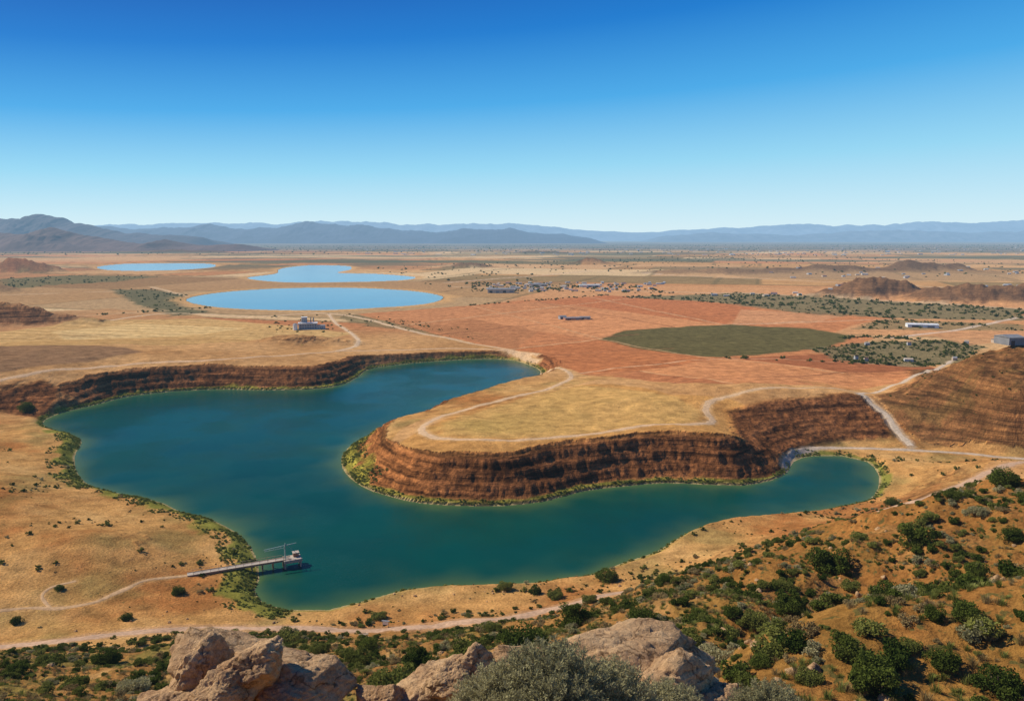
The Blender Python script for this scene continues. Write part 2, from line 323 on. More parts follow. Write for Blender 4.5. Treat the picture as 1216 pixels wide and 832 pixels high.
# ---------- materials
def newmat(name):
    m=bpy.data.materials.new(name);m.use_nodes=True;nt_=m.node_tree
    try:m.cycles.emission_sampling='NONE'
    except Exception as e:print(e)
    for q in list(nt_.nodes):nt_.nodes.remove(q)
    return m,nt_
def N(nt_,t,**k):
    q=nt_.nodes.new(t)
    for a,b in k.items():
        if a[0]=='_':setattr(q,a[1:],b)
        else:q.inputs[a.replace('_',' ')].default_value=b
    return q
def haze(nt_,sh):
    """aerial haze imitated: blue emission mixed into the material by distance from the origin"""
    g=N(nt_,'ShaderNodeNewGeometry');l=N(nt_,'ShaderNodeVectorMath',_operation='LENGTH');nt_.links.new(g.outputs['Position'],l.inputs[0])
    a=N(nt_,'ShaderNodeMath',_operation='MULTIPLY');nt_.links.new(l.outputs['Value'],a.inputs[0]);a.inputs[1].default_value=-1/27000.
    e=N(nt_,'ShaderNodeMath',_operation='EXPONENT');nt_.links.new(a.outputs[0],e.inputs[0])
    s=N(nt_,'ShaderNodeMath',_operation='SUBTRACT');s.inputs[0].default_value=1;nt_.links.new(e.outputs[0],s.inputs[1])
    em=N(nt_,'ShaderNodeEmission');em.inputs[0].default_value=(.37,.60,.84,1);em.inputs[1].default_value=.95  # self-lit pale blue stands in for scattered haze light
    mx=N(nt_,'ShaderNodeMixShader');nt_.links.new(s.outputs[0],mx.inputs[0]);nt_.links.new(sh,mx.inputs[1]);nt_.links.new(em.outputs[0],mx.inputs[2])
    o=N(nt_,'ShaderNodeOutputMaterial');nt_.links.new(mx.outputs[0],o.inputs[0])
def out(nt_,sh):
    o=N(nt_,'ShaderNodeOutputMaterial');nt_.links.new(sh,o.inputs[0])
def noise(nt_,scale,detail=4,rough=.55,vec=None):
    q=N(nt_,'ShaderNodeTexNoise');q.inputs['Scale'].default_value=scale;q.inputs['Detail'].default_value=detail;q.inputs['Roughness'].default_value=rough
    if vec is not None:nt_.links.new(vec,q.inputs['Vector'])
    return q
def ramp(nt_,src,a,b,ca=(0,0,0,1),cb=(1,1,1,1)):
    q=N(nt_,'ShaderNodeValToRGB');q.color_ramp.elements[0].position=a;q.color_ramp.elements[1].position=b
    q.color_ramp.elements[0].color=ca;q.color_ramp.elements[1].color=cb;nt_.links.new(src,q.inputs[0]);return q
def mixrgb(nt_,f,a,b,mode='MIX'):
    q=nt_.nodes.new('ShaderNodeMixRGB');q.blend_type=mode
    for i,v in((0,f),(1,a),(2,b)):
        if isinstance(v,(int,float)):q.inputs[i].default_value=v
        elif isinstance(v,tuple):q.inputs[i].default_value=v
        else:nt_.links.new(v,q.inputs[i])
    return q.outputs[0]
def mth(nt_,op,a,b):
    q=N(nt_,'ShaderNodeMath',_operation=op)
    for i,v in((0,a),(1,b)):
        if isinstance(v,(int,float)):q.inputs[i].default_value=v
        else:nt_.links.new(v,q.inputs[i])
    return q.outputs[0]
gm,g=newmat('dry_earth')
pos=N(g,'ShaderNodeNewGeometry').outputs['Position']
vc=N(g,'ShaderNodeAttribute',_attribute_name='Col').outputs['Color']
sc_=N(g,'ShaderNodeAttribute',_attribute_name='scrub').outputs['Fac']
cf=N(g,'ShaderNodeAttribute',_attribute_name='cliff').outputs['Fac']
ff=N(g,'ShaderNodeAttribute',_attribute_name='field').outputs['Fac']
na=noise(g,.12,5,.65,pos);nb=noise(g,1.3,4,.65,pos);nc=noise(g,.9,2,.6,pos);nd=noise(g,9.,2,.6,pos)
c=mixrgb(g,1.,vc,ramp(g,na.outputs['Fac'],.3,.7,(.68,.66,.64,1),(1.3,1.3,1.3,1)).outputs[0],'MULTIPLY')
c=mixrgb(g,1.,c,ramp(g,nb.outputs['Fac'],.3,.7,(.66,.64,.62,1),(1.3,1.3,1.28,1)).outputs[0],'MULTIPLY')
c=mixrgb(g,1.,c,ramp(g,nd.outputs['Fac'],.3,.7,(.78,.78,.78,1),(1.2,1.2,1.2,1)).outputs[0],'MULTIPLY')
mpf=N(g,'ShaderNodeMapping');mpf.inputs['Rotation'].default_value=(0,0,.95);mpf.inputs['Scale'].default_value=(.004,.11,1);g.links.new(pos,mpf.inputs[0])
nf=noise(g,1.,3,.7,mpf.outputs[0])
c=mixrgb(g,mth(g,'MULTIPLY',ff,.5),c,mixrgb(g,1.,c,ramp(g,nf.outputs['Fac'],.35,.65,(.76,.75,.74,1),(1.2,1.2,1.2,1)).outputs[0],'MULTIPLY'))
th_=mth(g,'SUBTRACT',.74,mth(g,'MULTIPLY',sc_,.24))
sm=mth(g,'MULTIPLY',mth(g,'SUBTRACT',nc.outputs['Fac'],th_),22.);smc=N(g,'ShaderNodeClamp');g.links.new(sm,smc.inputs[0])
c=mixrgb(g,mth(g,'MULTIPLY',smc.outputs[0],.75),c,(.07,.078,.025,1))
sx=N(g,'ShaderNodeSeparateXYZ');g.links.new(pos,sx.inputs[0])
def stretch(a,b):
    cv=N(g,'ShaderNodeCombineXYZ')
    for i,k in((0,a),(1,a),(2,b)):g.links.new(mth(g,'MULTIPLY',sx.outputs[i],k),cv.inputs[i])
    return cv.outputs[0]
ns=noise(g,1.,4,.7,stretch(.02,.5));nv=noise(g,1.,4,.7,stretch(.38,.035))
st=ramp(g,ns.outputs['Fac'],.38,.62,(.36,.34,.34,1),(2.1,1.9,1.7,1)).outputs[0]
st=mixrgb(g,1.,st,ramp(g,nv.outputs['Fac'],.35,.65,(.55,.53,.52,1),(1.45,1.42,1.36,1)).outputs[0],'MULTIPLY')
c=mixrgb(g,mth(g,'MULTIPLY',cf,.9),c,mixrgb(g,1.,c,st,'MULTIPLY'))
bs=N(g,'ShaderNodeBsdfDiffuse');g.links.new(c,bs.inputs['Color']);bs.inputs['Roughness'].default_value=.1
bp=N(g,'ShaderNodeBump');bp.inputs['Strength'].default_value=.75;bp.inputs['Distance'].default_value=.7
hh=mth(g,'ADD',mth(g,'MULTIPLY',nb.outputs['Fac'],.8),mth(g,'MULTIPLY',na.outputs['Fac'],2.))
hh=mth(g,'ADD',hh,mth(g,'MULTIPLY',mth(g,'MULTIPLY',mth(g,'ADD',ns.outputs['Fac'],nv.outputs['Fac']),cf),2.6))
g.links.new(hh,bp.inputs['Height']);g.links.new(bp.outputs[0],bs.inputs['Normal'])
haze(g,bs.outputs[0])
def link(o):bpy.context.scene.collection.objects.link(o);return o
def rawmesh(name,verts,quads,smooth=True):
    me=bpy.data.meshes.new(name);verts=np.asarray(verts,np.float32);quads=np.asarray(quads,np.int32);k=quads.shape[1]
    me.vertices.add(len(verts));me.vertices.foreach_set('co',verts.ravel())
    me.loops.add(quads.size);me.loops.foreach_set('vertex_index',quads.ravel())
    me.polygons.add(len(quads));me.polygons.foreach_set('loop_start',np.arange(0,quads.size,k,dtype=np.int32))
    me.polygons.foreach_set('use_smooth',np.full(len(quads),smooth));me.update(calc_edges=True);return me
ii=np.arange(nr-1)[:,None];jj=np.arange(nt)[None,:];j2=(jj+1)%nt
Q=np.stack([ii*nt+jj,ii*nt+j2,(ii+1)*nt+j2,(ii+1)*nt+jj],-1).reshape(-1,4)
me=rawmesh('ground',np.stack([x,y,h],1),Q)
def fattr(me,nm,v):
    a=me.attributes.new(nm,'FLOAT','POINT');a.data.foreach_set('value',np.asarray(v,np.float32))
def cattr(me,nm,c):
    a=me.attributes.new(nm,'FLOAT_COLOR','POINT');a.data.foreach_set('color',np.concatenate([c,np.ones((len(c),1))],1).astype(np.float32).ravel())
cattr(me,'Col',np.clip(col,0,1));fattr(me,'scrub',scr);fattr(me,'cliff',cliff);fattr(me,'field',np.maximum(m_red,tanf))
me.materials.append(gm);link(bpy.data.objects.new('ground',me))
print('GROUND',time.time()-T0)
def watermat(name,rough,bscale,bstr,spec):
    m,w=newmat(name);p=N(w,'ShaderNodeNewGeometry').outputs['Position']
    a=N(w,'ShaderNodeAttribute',_attribute_name='Col').outputs['Color']
    b=N(w,'ShaderNodeBsdfPrincipled');b.inputs['Roughness'].default_value=rough;b.inputs['IOR'].default_value=1.333;b.inputs['Specular IOR Level'].default_value=spec
    v=noise(w,.012,3,.6,p);cc=mixrgb(w,1.,a,ramp(w,v.outputs['Fac'],.3,.7,(.75,.82,.85,1),(1.25,1.2,1.15,1)).outputs[0],'MULTIPLY')
    w.links.new(cc,b.inputs['Base Color'])
    mp=N(w,'ShaderNodeMapping');mp.inputs['Scale'].default_value=(1,1.8,1);mp.inputs['Rotation'].default_value=(0,0,.5);w.links.new(p,mp.inputs[0])
    n_=noise(w,bscale,4,.65,mp.outputs[0]);bu=N(w,'ShaderNodeBump');bu.inputs['Distance'].default_value=.3
    pt=noise(w,.02,3,.5,p);w.links.new(ramp(w,pt.outputs['Fac'],.42,.62,(bstr*.35,)*3+(1,),(bstr,)*3+(1,)).outputs[0],bu.inputs['Strength'])
    w.links.new(n_.outputs['Fac'],bu.inputs['Height']);w.links.new(bu.outputs[0],b.inputs['Normal'])
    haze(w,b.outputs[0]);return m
wm1=watermat('lake_water',.10,.9,.6,.07);wm2=watermat('pond_water',.12,.5,.12,.4)
def lake(name,L,z,step,mat,deep,shal,wd,pad):
    a=L.min(0)-pad;b=L.max(0)+pad;X,Y=np.meshgrid(np.arange(a[0],b[0],step),np.arange(a[1],b[1],step))
    d=sdp(X.ravel(),Y.ravel(),L,pad*2);ny,nx=X.shape
    i=np.arange(ny-1)[:,None];j=np.arange(nx-1)[None,:]
    q=np.stack([i*nx+j,i*nx+j+1,(i+1)*nx+j+1,(i+1)*nx+j],-1).reshape(-1,4)
    q=q[(d[q]<pad*.7).any(1)]
    us,inv=np.unique(q,return_inverse=True);q=inv.reshape(-1,4)
    V=np.stack([X.ravel()[us],Y.ravel()[us],np.full(len(us),z)],1)
    me=rawmesh(name,V,q);dd=-d[us]
    wl=wd*(1+.8*fbm(V[:,0]/25,V[:,1]/25,3));t=(1-np.exp(-np.maximum(dd,0)/np.maximum(wl,1)*1.6))[:,None]
    cattr(me,'Col',np.array(shal)*(1-t)+np.array(deep)*t)
    me.materials.append(mat);link(bpy.data.objects.new(name,me))
lake('lake',LAKE,0,2.,wm1,(.0012,.056,.041),(.08,.13,.04),8,4)
lake('lake',L2,LZ,12,wm2,(.02,.14,.27),(.1,.18,.2),14,14)
lake('lake',L3,LZ,20,wm2,(.03,.16,.30),(.05,.17,.3),14,16)
lake('lake',L4,LZ,25,wm2,(.03,.16,.30),(.05,.17,.3),14,18)
def simplemat(name,colr,rough=.9,ns_=2.,var=.25,bump=.3,metal=0):
    m,q=newmat(name);p=N(q,'ShaderNodeNewGeometry').outputs['Position'];a=noise(q,ns_,4,.65,p);a2=noise(q,ns_*.12,3,.6,p)
    lo=tuple(v*(1-var) for v in colr)+(1,);hi=tuple(min(1,v*(1+var)) for v in colr)+(1,)
    c=ramp(q,a.outputs['Fac'],.32,.68,lo,hi).outputs[0];c=mixrgb(q,1.,c,ramp(q,a2.outputs['Fac'],.3,.7,(.82,.82,.82,1),(1.12,1.12,1.12,1)).outputs[0],'MULTIPLY')
    b=N(q,'ShaderNodeBsdfPrincipled');b.inputs['Roughness'].default_value=rough;b.inputs['Metallic'].default_value=metal;b.inputs['Specular IOR Level'].default_value=.25;q.links.new(c,b.inputs['Base Color'])
    bu=N(q,'ShaderNodeBump');bu.inputs['Strength'].default_value=bump;bu.inputs['Distance'].default_value=.1;q.links.new(a.outputs['Fac'],bu.inputs['Height']);q.links.new(bu.outputs[0],b.inputs['Normal'])
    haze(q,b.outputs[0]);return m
RM={}
for P,w_,c_ in ROADS:
    P=catmull(P,1.5);t=np.gradient(P,axis=0);t/=np.linalg.norm(t,axis=1)[:,None]+1e-9;nn=np.stack([t[:,1],-t[:,0]],1)
    ks=np.linspace(-1,1,7);V=[]
    wv=w_*(1+.35*fbm(P[:,0]/7.,P[:,1]/7.,3))
    for k in ks:
        q=P+nn*(k*wv)[:,None];V.append(np.stack([q[:,0],q[:,1],hs(q[:,0],q[:,1])+(.10 if abs(k)<.99 else -.05)],1))
    V=np.stack(V,1);m_=len(P);i=np.arange(m_-1)[:,None];j=np.arange(6)[None,:]
    q=np.stack([i*7+j,(i+1)*7+j,(i+1)*7+j+1,i*7+j+1],-1).reshape(-1,4)[:,::-1]
    me=rawmesh('dirt_road',V.reshape(-1,3),q)
    if c_ not in RM:RM[c_]=simplemat('road_dirt',c_,.95,.8,.28)
    me.materials.append(RM[c_]);link(bpy.data.objects.new('dirt_road',me))
def mrange(sil,Y,depth,colr,seed,jag):
    us=np.array([s[0] for s in sil],float);vs=np.array([s[1] for s in sil],float)
    NX=800
    u=np.linspace(us[0],us[-1],NX);v=np.interp(u,us,vs);ny=60;V=[]
    X0=np.array([ray(a,b)[0] for a,b in zip(u,v)])*Y;Z0=HC+np.array([ray(a,b)[1] for a,b in zip(u,v)])*Y
    endt=ss(0,.04,(u-u[0])/(u[-1]-u[0]))*ss(0,.04,(u[-1]-u)/(u[-1]-u[0]))
    s=depth;rc=ridged(X0/(s*.5)+seed,np.full_like(X0,Y)/(s*.5)+seed,6)
    for k in np.linspace(-1,1,ny):
        yy=Y+k*depth;base=np.maximum(1-abs(k),0)**.9
        rg=ridged(X0/(s*.5)+seed,np.full_like(X0,yy)/(s*.5)+seed,5)
        z=Z0*(base*(1+jag*.7*rc)+(rg-.3)*.6*base*(1-base)*2)*endt
        V.append(np.stack([X0,np.full_like(X0,yy),np.where(abs(k)>.99,-5,np.maximum(z,2))],1))
    V=np.stack(V,0);i=np.arange(ny-1)[:,None];j=np.arange(NX-1)[None,:]
    q=np.stack([i*NX+j,i*NX+j+1,(i+1)*NX+j+1,(i+1)*NX+j],-1).reshape(-1,4)
    me=rawmesh('mountain_range',V.reshape(-1,3),q)
    me.materials.append(simplemat('hazed_mountain_rock',colr,.95,.0025,.3,0));link(bpy.data.objects.new('mountain_range',me))  # the far ranges' base colours carry painted haze blue as well
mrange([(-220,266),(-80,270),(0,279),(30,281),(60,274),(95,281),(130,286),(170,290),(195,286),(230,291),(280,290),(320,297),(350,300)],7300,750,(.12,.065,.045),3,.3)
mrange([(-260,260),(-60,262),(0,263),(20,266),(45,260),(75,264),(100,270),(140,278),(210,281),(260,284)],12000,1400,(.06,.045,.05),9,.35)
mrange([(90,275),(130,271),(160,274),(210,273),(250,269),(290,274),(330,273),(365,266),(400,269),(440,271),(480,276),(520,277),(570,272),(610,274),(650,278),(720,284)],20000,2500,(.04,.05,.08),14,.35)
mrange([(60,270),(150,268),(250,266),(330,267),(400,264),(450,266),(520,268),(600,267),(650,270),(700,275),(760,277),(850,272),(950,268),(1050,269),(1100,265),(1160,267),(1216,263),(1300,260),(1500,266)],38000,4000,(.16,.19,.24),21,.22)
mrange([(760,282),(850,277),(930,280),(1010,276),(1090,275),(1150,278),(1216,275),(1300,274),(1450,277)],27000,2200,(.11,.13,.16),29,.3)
# ---------- vegetation
def leafmat(name,c1,c2,hz=True):
    m,q=newmat(name);oi=N(q,'ShaderNodeObjectInfo');p=N(q,'ShaderNodeTexCoord').outputs['Object'];a=noise(q,3.,2,.6,p)
    f=mth(q,'ADD',mth(q,'MULTIPLY',oi.outputs['Random'],.6),mth(q,'MULTIPLY',a.outputs['Fac'],.6))
    c=ramp(q,f,.2,.95,c1+(1,),c2+(1,)).outputs[0]
    d=N(q,'ShaderNodeBsdfDiffuse');t=N(q,'ShaderNodeBsdfTranslucent');q.links.new(c,d.inputs[0]);q.links.new(c,t.inputs[0])
    mx=N(q,'ShaderNodeMixShader');mx.inputs[0].default_value=.3;q.links.new(d.outputs[0],mx.inputs[1]);q.links.new(t.outputs[0],mx.inputs[2])
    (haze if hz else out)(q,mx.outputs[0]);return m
lm_dark=leafmat('foliage_dark',(.04,.065,.012),(.14,.165,.03))
lm_ol=leafmat('foliage_olive',(.09,.11,.02),(.25,.25,.06))
lm_reed=leafmat('foliage_reed',(.15,.18,.035),(.32,.33,.09))
lm_sage=leafmat('foliage_sage',(.23,.215,.10),(.46,.41,.21))
lm_dry=leafmat('foliage_dry',(.22,.15,.06),(.40,.30,.13))
bark=simplemat('bark',(.13,.09,.06),.95,6.,.3)
def leaves(cen,rad,cnt,size,rg,flat=1.):
    k=len(cen);idx=rg.randint(0,k,cnt);dr=rg.normal(size=(cnt,3));dr/=np.linalg.norm(dr,axis=1)[:,None]
    rr=rad[idx]*(.55+.5*rg.rand(cnt)**.6);p=cen[idx]+dr*rr[:,None]*np.array([1,1,flat]);p[:,2]=np.abs(p[:,2])
    a=rg.normal(size=(cnt,3))+dr*.4;a/=np.linalg.norm(a,axis=1)[:,None];b=np.cross(a,rg.normal(size=(cnt,3)));b/=np.linalg.norm(b,axis=1)[:,None]+1e-9
    s=(size*(.6+.8*rg.rand(cnt)))[:,None]
    return np.stack([p-a*s,p-b*s*.55,p+a*s,p+b*s*.55],1).reshape(-1,3)
def stick(p0,p1,r0,r1,n_=5):
    p0=np.array(p0,float);p1=np.array(p1,float);d=p1-p0;d/=np.linalg.norm(d)+1e-9
    a=np.cross(d,[.3,.9,.2]);a/=np.linalg.norm(a);b=np.cross(d,a);V=[]
    for p,r_ in((p0,r0),(p1,r1)):
        for k in range(n_):
            t=2*np.pi*k/n_;V.append(p+(a*np.cos(t)+b*np.sin(t))*r_)
    return np.array(V),np.array([[k,(k+1)%n_,n_+(k+1)%n_,n_+k] for k in range(n_)])
def bush(name,seed,cnt,size,mat,nc=14,w=1.,hgt=.9,trunk=0.):
    rg=np.random.RandomState(seed)
    cen=[];rad=[]
    for i in range(nc):
        t=rg.rand()*6.283;q=rg.rand()**.6*w*.68;zz=(.22+.62*rg.rand()*(1-(q/w)**2))*hgt+trunk
        cen.append((q*np.cos(t),q*np.sin(t)*(.75+.3*rg.rand()),zz));rad.append(.18+.20*rg.rand())
    cen=np.array(cen);rad=np.array(rad);V=[leaves(cen,rad,cnt,size,rg,.8)];Qs=[np.arange(cnt*4).reshape(-1,4)];mi=[np.zeros(cnt,int)]
    o=cnt*4
    for i in range(nc):
        base=(0,0,trunk*.9+.02) if trunk else (cen[i][0]*.15,cen[i][1]*.15,0)
        v,q=stick(base,cen[i],.035,.012);V.append(v);Qs.append(q+o);o+=len(v);mi.append(np.ones(len(q),int))
    if trunk:
        v,q=stick((0,0,-.1),(0.02,0,trunk),.07,.045,7);V.append(v);Qs.append(q+o);o+=len(v);mi.append(np.ones(len(q),int))
    me=rawmesh(name,np.concatenate(V),np.concatenate(Qs),False);me.materials.append(mat);me.materials.append(bark)
    me.polygons.foreach_set('material_index',np.concatenate(mi).astype(np.int32));return me
def protos(name,lst):
    c=bpy.data.collections.new(name)
    for i,m in enumerate(lst):c.objects.link(bpy.data.objects.new('%s_%02d'%(name,i),m))
    return c
big=[bush('bush_a',1,5200,.045,lm_dark,22),bush('bush_b',2,5200,.045,lm_dark,16,1.,1.1),bush('bush_c',3,5200,.045,lm_ol,20),bush('bush_d',4,4600,.04,lm_sage,18,1.,.8),bush('bush_e',5,5200,.045,lm_dark,22,.9,1.25,.25)]
small=[bush('scrub_a',11,420,.12,lm_dark,7),bush('scrub_b',12,420,.12,lm_ol,7),bush('scrub_c',13,380,.11,lm_sage,7,1.,.7),bush('scrub_d',14,380,.10,lm_dry,8,1.,.6)]
med=[bush('scrub_e',15,1500,.07,lm_dark,12),bush('scrub_f',16,1500,.07,lm_ol,12),bush('scrub_g',17,1400,.06,lm_sage,12,1.,.7),bush('scrub_h',18,1400,.06,lm_dry,12,1.,.6)]
reed=[bush('reed_a',61,320,.12,lm_reed,8,1.,.6),bush('reed_b',62,320,.12,lm_reed,9,1.,.8),bush('reed_c',63,320,.12,lm_ol,8,1.,.7)]
def tuft(name,seed,mat,nb_=90):
    rg=np.random.RandomState(seed);V=[]
    for i in range(nb_):
        a=rg.rand()*6.283;q=rg.rand()*.5;b=np.array([q*np.cos(a),q*np.sin(a),0]);tip=b*1.8+np.array([rg.normal()*.12,rg.normal()*.12,.5+.4*rg.rand()]);s=np.array([-np.sin(a),np.cos(a),0])*.03
        mid=(b+tip)/2+[0,0,.12];V+= [b-s,b+s,mid+s*.8,mid-s*.8, mid-s*.8,mid+s*.8,tip+s*.2,tip-s*.2]
    me=rawmesh(name,np.array(V),np.arange(nb_*8).reshape(-1,4),False);me.materials.append(mat);return me
grass=[tuft('tuft_a',21,lm_ol),tuft('tuft_b',22,lm_reed),tuft('tuft_c',23,lm_dry)]
COL_S=protos('scrub_far',small);COL_M=protos('scrub_mid',med);COL_G=protos('grass_tufts',grass);COL_R=protos('reed_tufts',reed)
def instancer(name,pts,sc,idx,colct):
    pts=np.asarray(pts,np.float32);me=bpy.data.meshes.new(name);me.vertices.add(len(pts));me.vertices.foreach_set('co',pts.ravel());me.update()
    fattr(me,'isc',sc);fattr(me,'irot',R.rand(len(pts))*6.28);a=me.attributes.new('iidx','INT','POINT');a.data.foreach_set('value',np.asarray(idx,np.int32))
    ob=link(bpy.data.objects.new(name,me));ng=bpy.data.node_groups.new(name+'_scatter','GeometryNodeTree')
    ng.interface.new_socket('Geometry',in_out='INPUT',socket_type='NodeSocketGeometry');ng.interface.new_socket('Geometry',in_out='OUTPUT',socket_type='NodeSocketGeometry')
    gi=ng.nodes.new('NodeGroupInput');go=ng.nodes.new('NodeGroupOutput');iop=ng.nodes.new('GeometryNodeInstanceOnPoints');ci=ng.nodes.new('GeometryNodeCollectionInfo')
    ci.inputs['Collection'].default_value=colct;ci.inputs['Separate Children'].default_value=True;ci.inputs['Reset Children'].default_value=True
    def na_(nm,tp):
        q=ng.nodes.new('GeometryNodeInputNamedAttribute');q.data_type=tp;q.inputs['Name'].default_value=nm;return q.outputs['Attribute']
    cx=ng.nodes.new('ShaderNodeCombineXYZ');ng.links.new(na_('irot','FLOAT'),cx.inputs[2])
    ng.links.new(gi.outputs[0],iop.inputs['Points']);ng.links.new(ci.outputs[0],iop.inputs['Instance']);iop.inputs['Pick Instance'].default_value=True
    ng.links.new(na_('iidx','INT'),iop.inputs['Instance Index']);ng.links.new(cx.outputs[0],iop.inputs['Rotation']);ng.links.new(na_('isc','FLOAT'),iop.inputs['Scale'])
    ng.links.new(iop.outputs[0],go.inputs[0]);md=ob.modifiers.new('scatter','NODES');md.node_group=ng;return ob
roadline=[catmull(P,8) for P,_,_ in ROADS[:7]]
def offroad(X,Y,m=5):
    k=np.ones(len(X),bool)
    for P in roadline:k&=sdl(X,Y,P)>m
    return k
def scatter(nn,ymin,ymax,dens,seed):
    rg=np.random.RandomState(seed);t=(rg.rand(nn)*2-1)*.72;r_=np.sqrt(rg.rand(nn)*(ymax**2-ymin**2)+ymin**2);X=r_*np.sin(t);Y=r_*np.cos(t)
    k=rg.rand(nn)<dens(X,Y);X=X[k];Y=Y[k];k=(sdp(X,Y,LAKE,60)>2)&offroad(X,Y,4.2);return X[k],Y[k],rg
X,Y,rg=scatter(18000,50,235,lambda X,Y:np.clip(.33+.95*fbm(X/22,Y/22,3)+.13*(X>20),0.05,1),5)
sz=.35+1.35*rg.rand(len(X))**2.1;instancer('scrub',np.stack([X,Y,hs(X,Y)-.05],1),sz,rg.choice(4,len(X),p=[.40,.36,.12,.12]),COL_M)
X,Y,rg=scatter(14000,220,520,lambda X,Y:np.clip(-.08+1.1*fbm(X/40+9,Y/40,4)+.22*((X>20)&(Y<330)),0.02,1)*(Y<430),6)
k=~((sdp(X,Y,[PZ(u,v,17) for u,v in [(400,560),(480,500),(640,455),(900,470),(930,540),(800,590),(600,610)]],30)<0));X=X[k];Y=Y[k]
sz=.45+1.5*rg.rand(len(X))**3;instancer('scrub',np.stack([X,Y,hs(X,Y)-.05],1),sz,rg.choice(4,len(X),p=[.42,.36,.12,.1]),COL_S)
X,Y,rg=scatter(20000,16,150,lambda X,Y:np.clip(.40+.8*fbm(X/12+4,Y/12,3),0,1),8)
instancer('grass',np.stack([X,Y,hs(X,Y)-.03],1),.25+.45*rg.rand(len(X)),rg.choice(3,len(X),p=[.36,.2,.44]),COL_G)
rg=np.random.RandomState(4);PX=[]
e=np.gradient(LAKE,axis=0);e/=np.linalg.norm(e,axis=1)[:,None]
for i in range(len(LAKE)):
    p=LAKE[i];left=(p[0]<-70 and p[1]<480);fr_=(p[1]<330 and p[0]>-75);k=100 if left else (18 if fr_ else 30);wd=13. if left else 2.6
    if p[0]>150:wd=5.;k=40
    if p[1]>520:k=24;wd=3.
    for q in range(k):
        s=rg.rand()*9-4.5;o=(rg.rand()**1.5*wd+.3);nrm=np.array([e[i][1],-e[i][0]])
        PX.append(p+e[i]*s+nrm*o);PX.append(p+e[i]*s-nrm*o)
PX=np.array(PX);d=sdp(PX[:,0],PX[:,1],LAKE,30);k=(d>.2)&(fbm(PX[:,0]/18,PX[:,1]/18,3)>-.25);PX=PX[k]
instancer('reeds',np.stack([PX[:,0],PX[:,1],hs(PX[:,0],PX[:,1])-.05],1),.35+.75*rg.rand(len(PX))**1.8,rg.choice(3,len(PX),p=[.40,.38,.22]),COL_R)
rg=np.random.RandomState(14);pts=[];szs=[]
def clump(pl,nn,s0,s1,z=11):
    P=np.array(poly(pl,z));a=P.min(0);b=P.max(0);X=a[0]+rg.rand(nn)*(b[0]-a[0]);Y=a[1]+rg.rand(nn)*(b[1]-a[1])
    k=(sdp(X,Y,P,5)<0)&(fbm(X/60,Y/60,3)>-.2);pts.append(np.stack([X[k],Y[k],hs(X[k],Y[k])-.2],1));szs.append(s0+(s1-s0)*rg.rand(k.sum())**2)
clump([(960,412),(1030,404),(1120,402),(1170,410),(1140,430),(1090,434),(1000,426)],1500,.8,3.)
clump([(740,352),(880,347),(1216,366),(1216,380),(1100,378),(960,372),(850,358)],2000,1.5,5)
clump([(130,343),(180,343),(222,350),(212,362),(250,370),(210,374),(165,362)],700,1.5,4)
clump([(390,370),(440,374),(540,386),(600,398),(560,400),(430,385)],420,1,3)
clump([(300,376),(400,372),(420,396),(330,398)],120,1,3.5)
clump([(1050,378),(1216,384),(1216,392),(1010,390)],400,1,4)
clump([(420,318),(900,300),(1216,312),(1216,330),(700,322),(540,345)],2200,3,7)
clump([(0,292),(1216,290),(1216,300),(0,303)],4500,6,12)
clump([(560,335),(760,338),(800,348),(560,346)],600,2,6)
clump([(0,330),(90,327),(190,328),(140,334),(60,338),(0,345)],300,2,5)
for pl,c_ in(([(740,352),(900,362),(1060,377)],90),([(560,362),(640,356),(720,350)],50),([(0,380),(250,365)],40),([(870,426),(1100,431)],30),([(1000,400),(1060,400),(1140,408)],60)):
    P=catmull(poly(pl),5);k=rg.randint(0,len(P),c_);q=P[k]+rg.normal(size=(c_,2))*5;pts.append(np.stack([q[:,0],q[:,1],hs(q[:,0],q[:,1])-.2],1));szs.append(1.5+2.5*rg.rand(c_))
X=200+rg.rand(700)*260;Y=430+rg.rand(700)*190;k=sdp(X,Y,HILL,5)<-4;X=X[k];Y=Y[k];pts.append(np.stack([X,Y,hs(X,Y)-.1],1));szs.append(.4+.9*rg.rand(len(X))**2)
pts=np.concatenate(pts);instancer('distant_trees',pts,np.concatenate(szs),rg.choice(2,len(pts)),COL_S)
SH=[(762,738,44,0),(622,772,76,0),(560,780,60,2),(470,822,88,2),(500,800,54,4),(424,788,42,2),(730,765,42,3),(815,768,54,2),(850,790,66,3),(680,745,46,4),(940,735,50,4),(895,742,40,2),(985,678,66,1),(1085,648,52,1),(1052,712,50,0),(1163,612,30,3),(1040,820,96,1),(1185,822,74,0),(1160,685,38,0),(1130,590,28,2),(1192,575,40,0),(1060,600,22,0),(1000,770,44,1),(960,810,44,2),(1110,735,34,1),(720,690,34,0),(600,700,24,2),(660,710,26,2),(635,705,20,0),(212,705,20,0),(275,760,30,2),(340,765,44,2),(210,795,38,2),(125,788,40,0),(60,790,44,2),(20,800,34,0),(150,735,20,0),(320,780,48,3),(160,822,50,3),(20,740,18,0),(30,488,22,0),(70,700,14,0),(450,735,26,2),(380,775,34,2),(905,790,36,0),(780,785,44,3),(1105,616,26,2),(1020,640,24,2),(1150,735,44,0),(870,730,30,0),(645,790,48,2),(560,825,54,2),(390,815,46,3),(1200,640,34,0),(1010,700,30,2),(930,700,30,2),(830,735,30,0),(1120,790,50,0),(1080,770,36,2),(700,715,24,2),(790,690,20,0),(440,770,30,0),(245,780,28,0),(90,815,40,2),(585,750,30,2)]
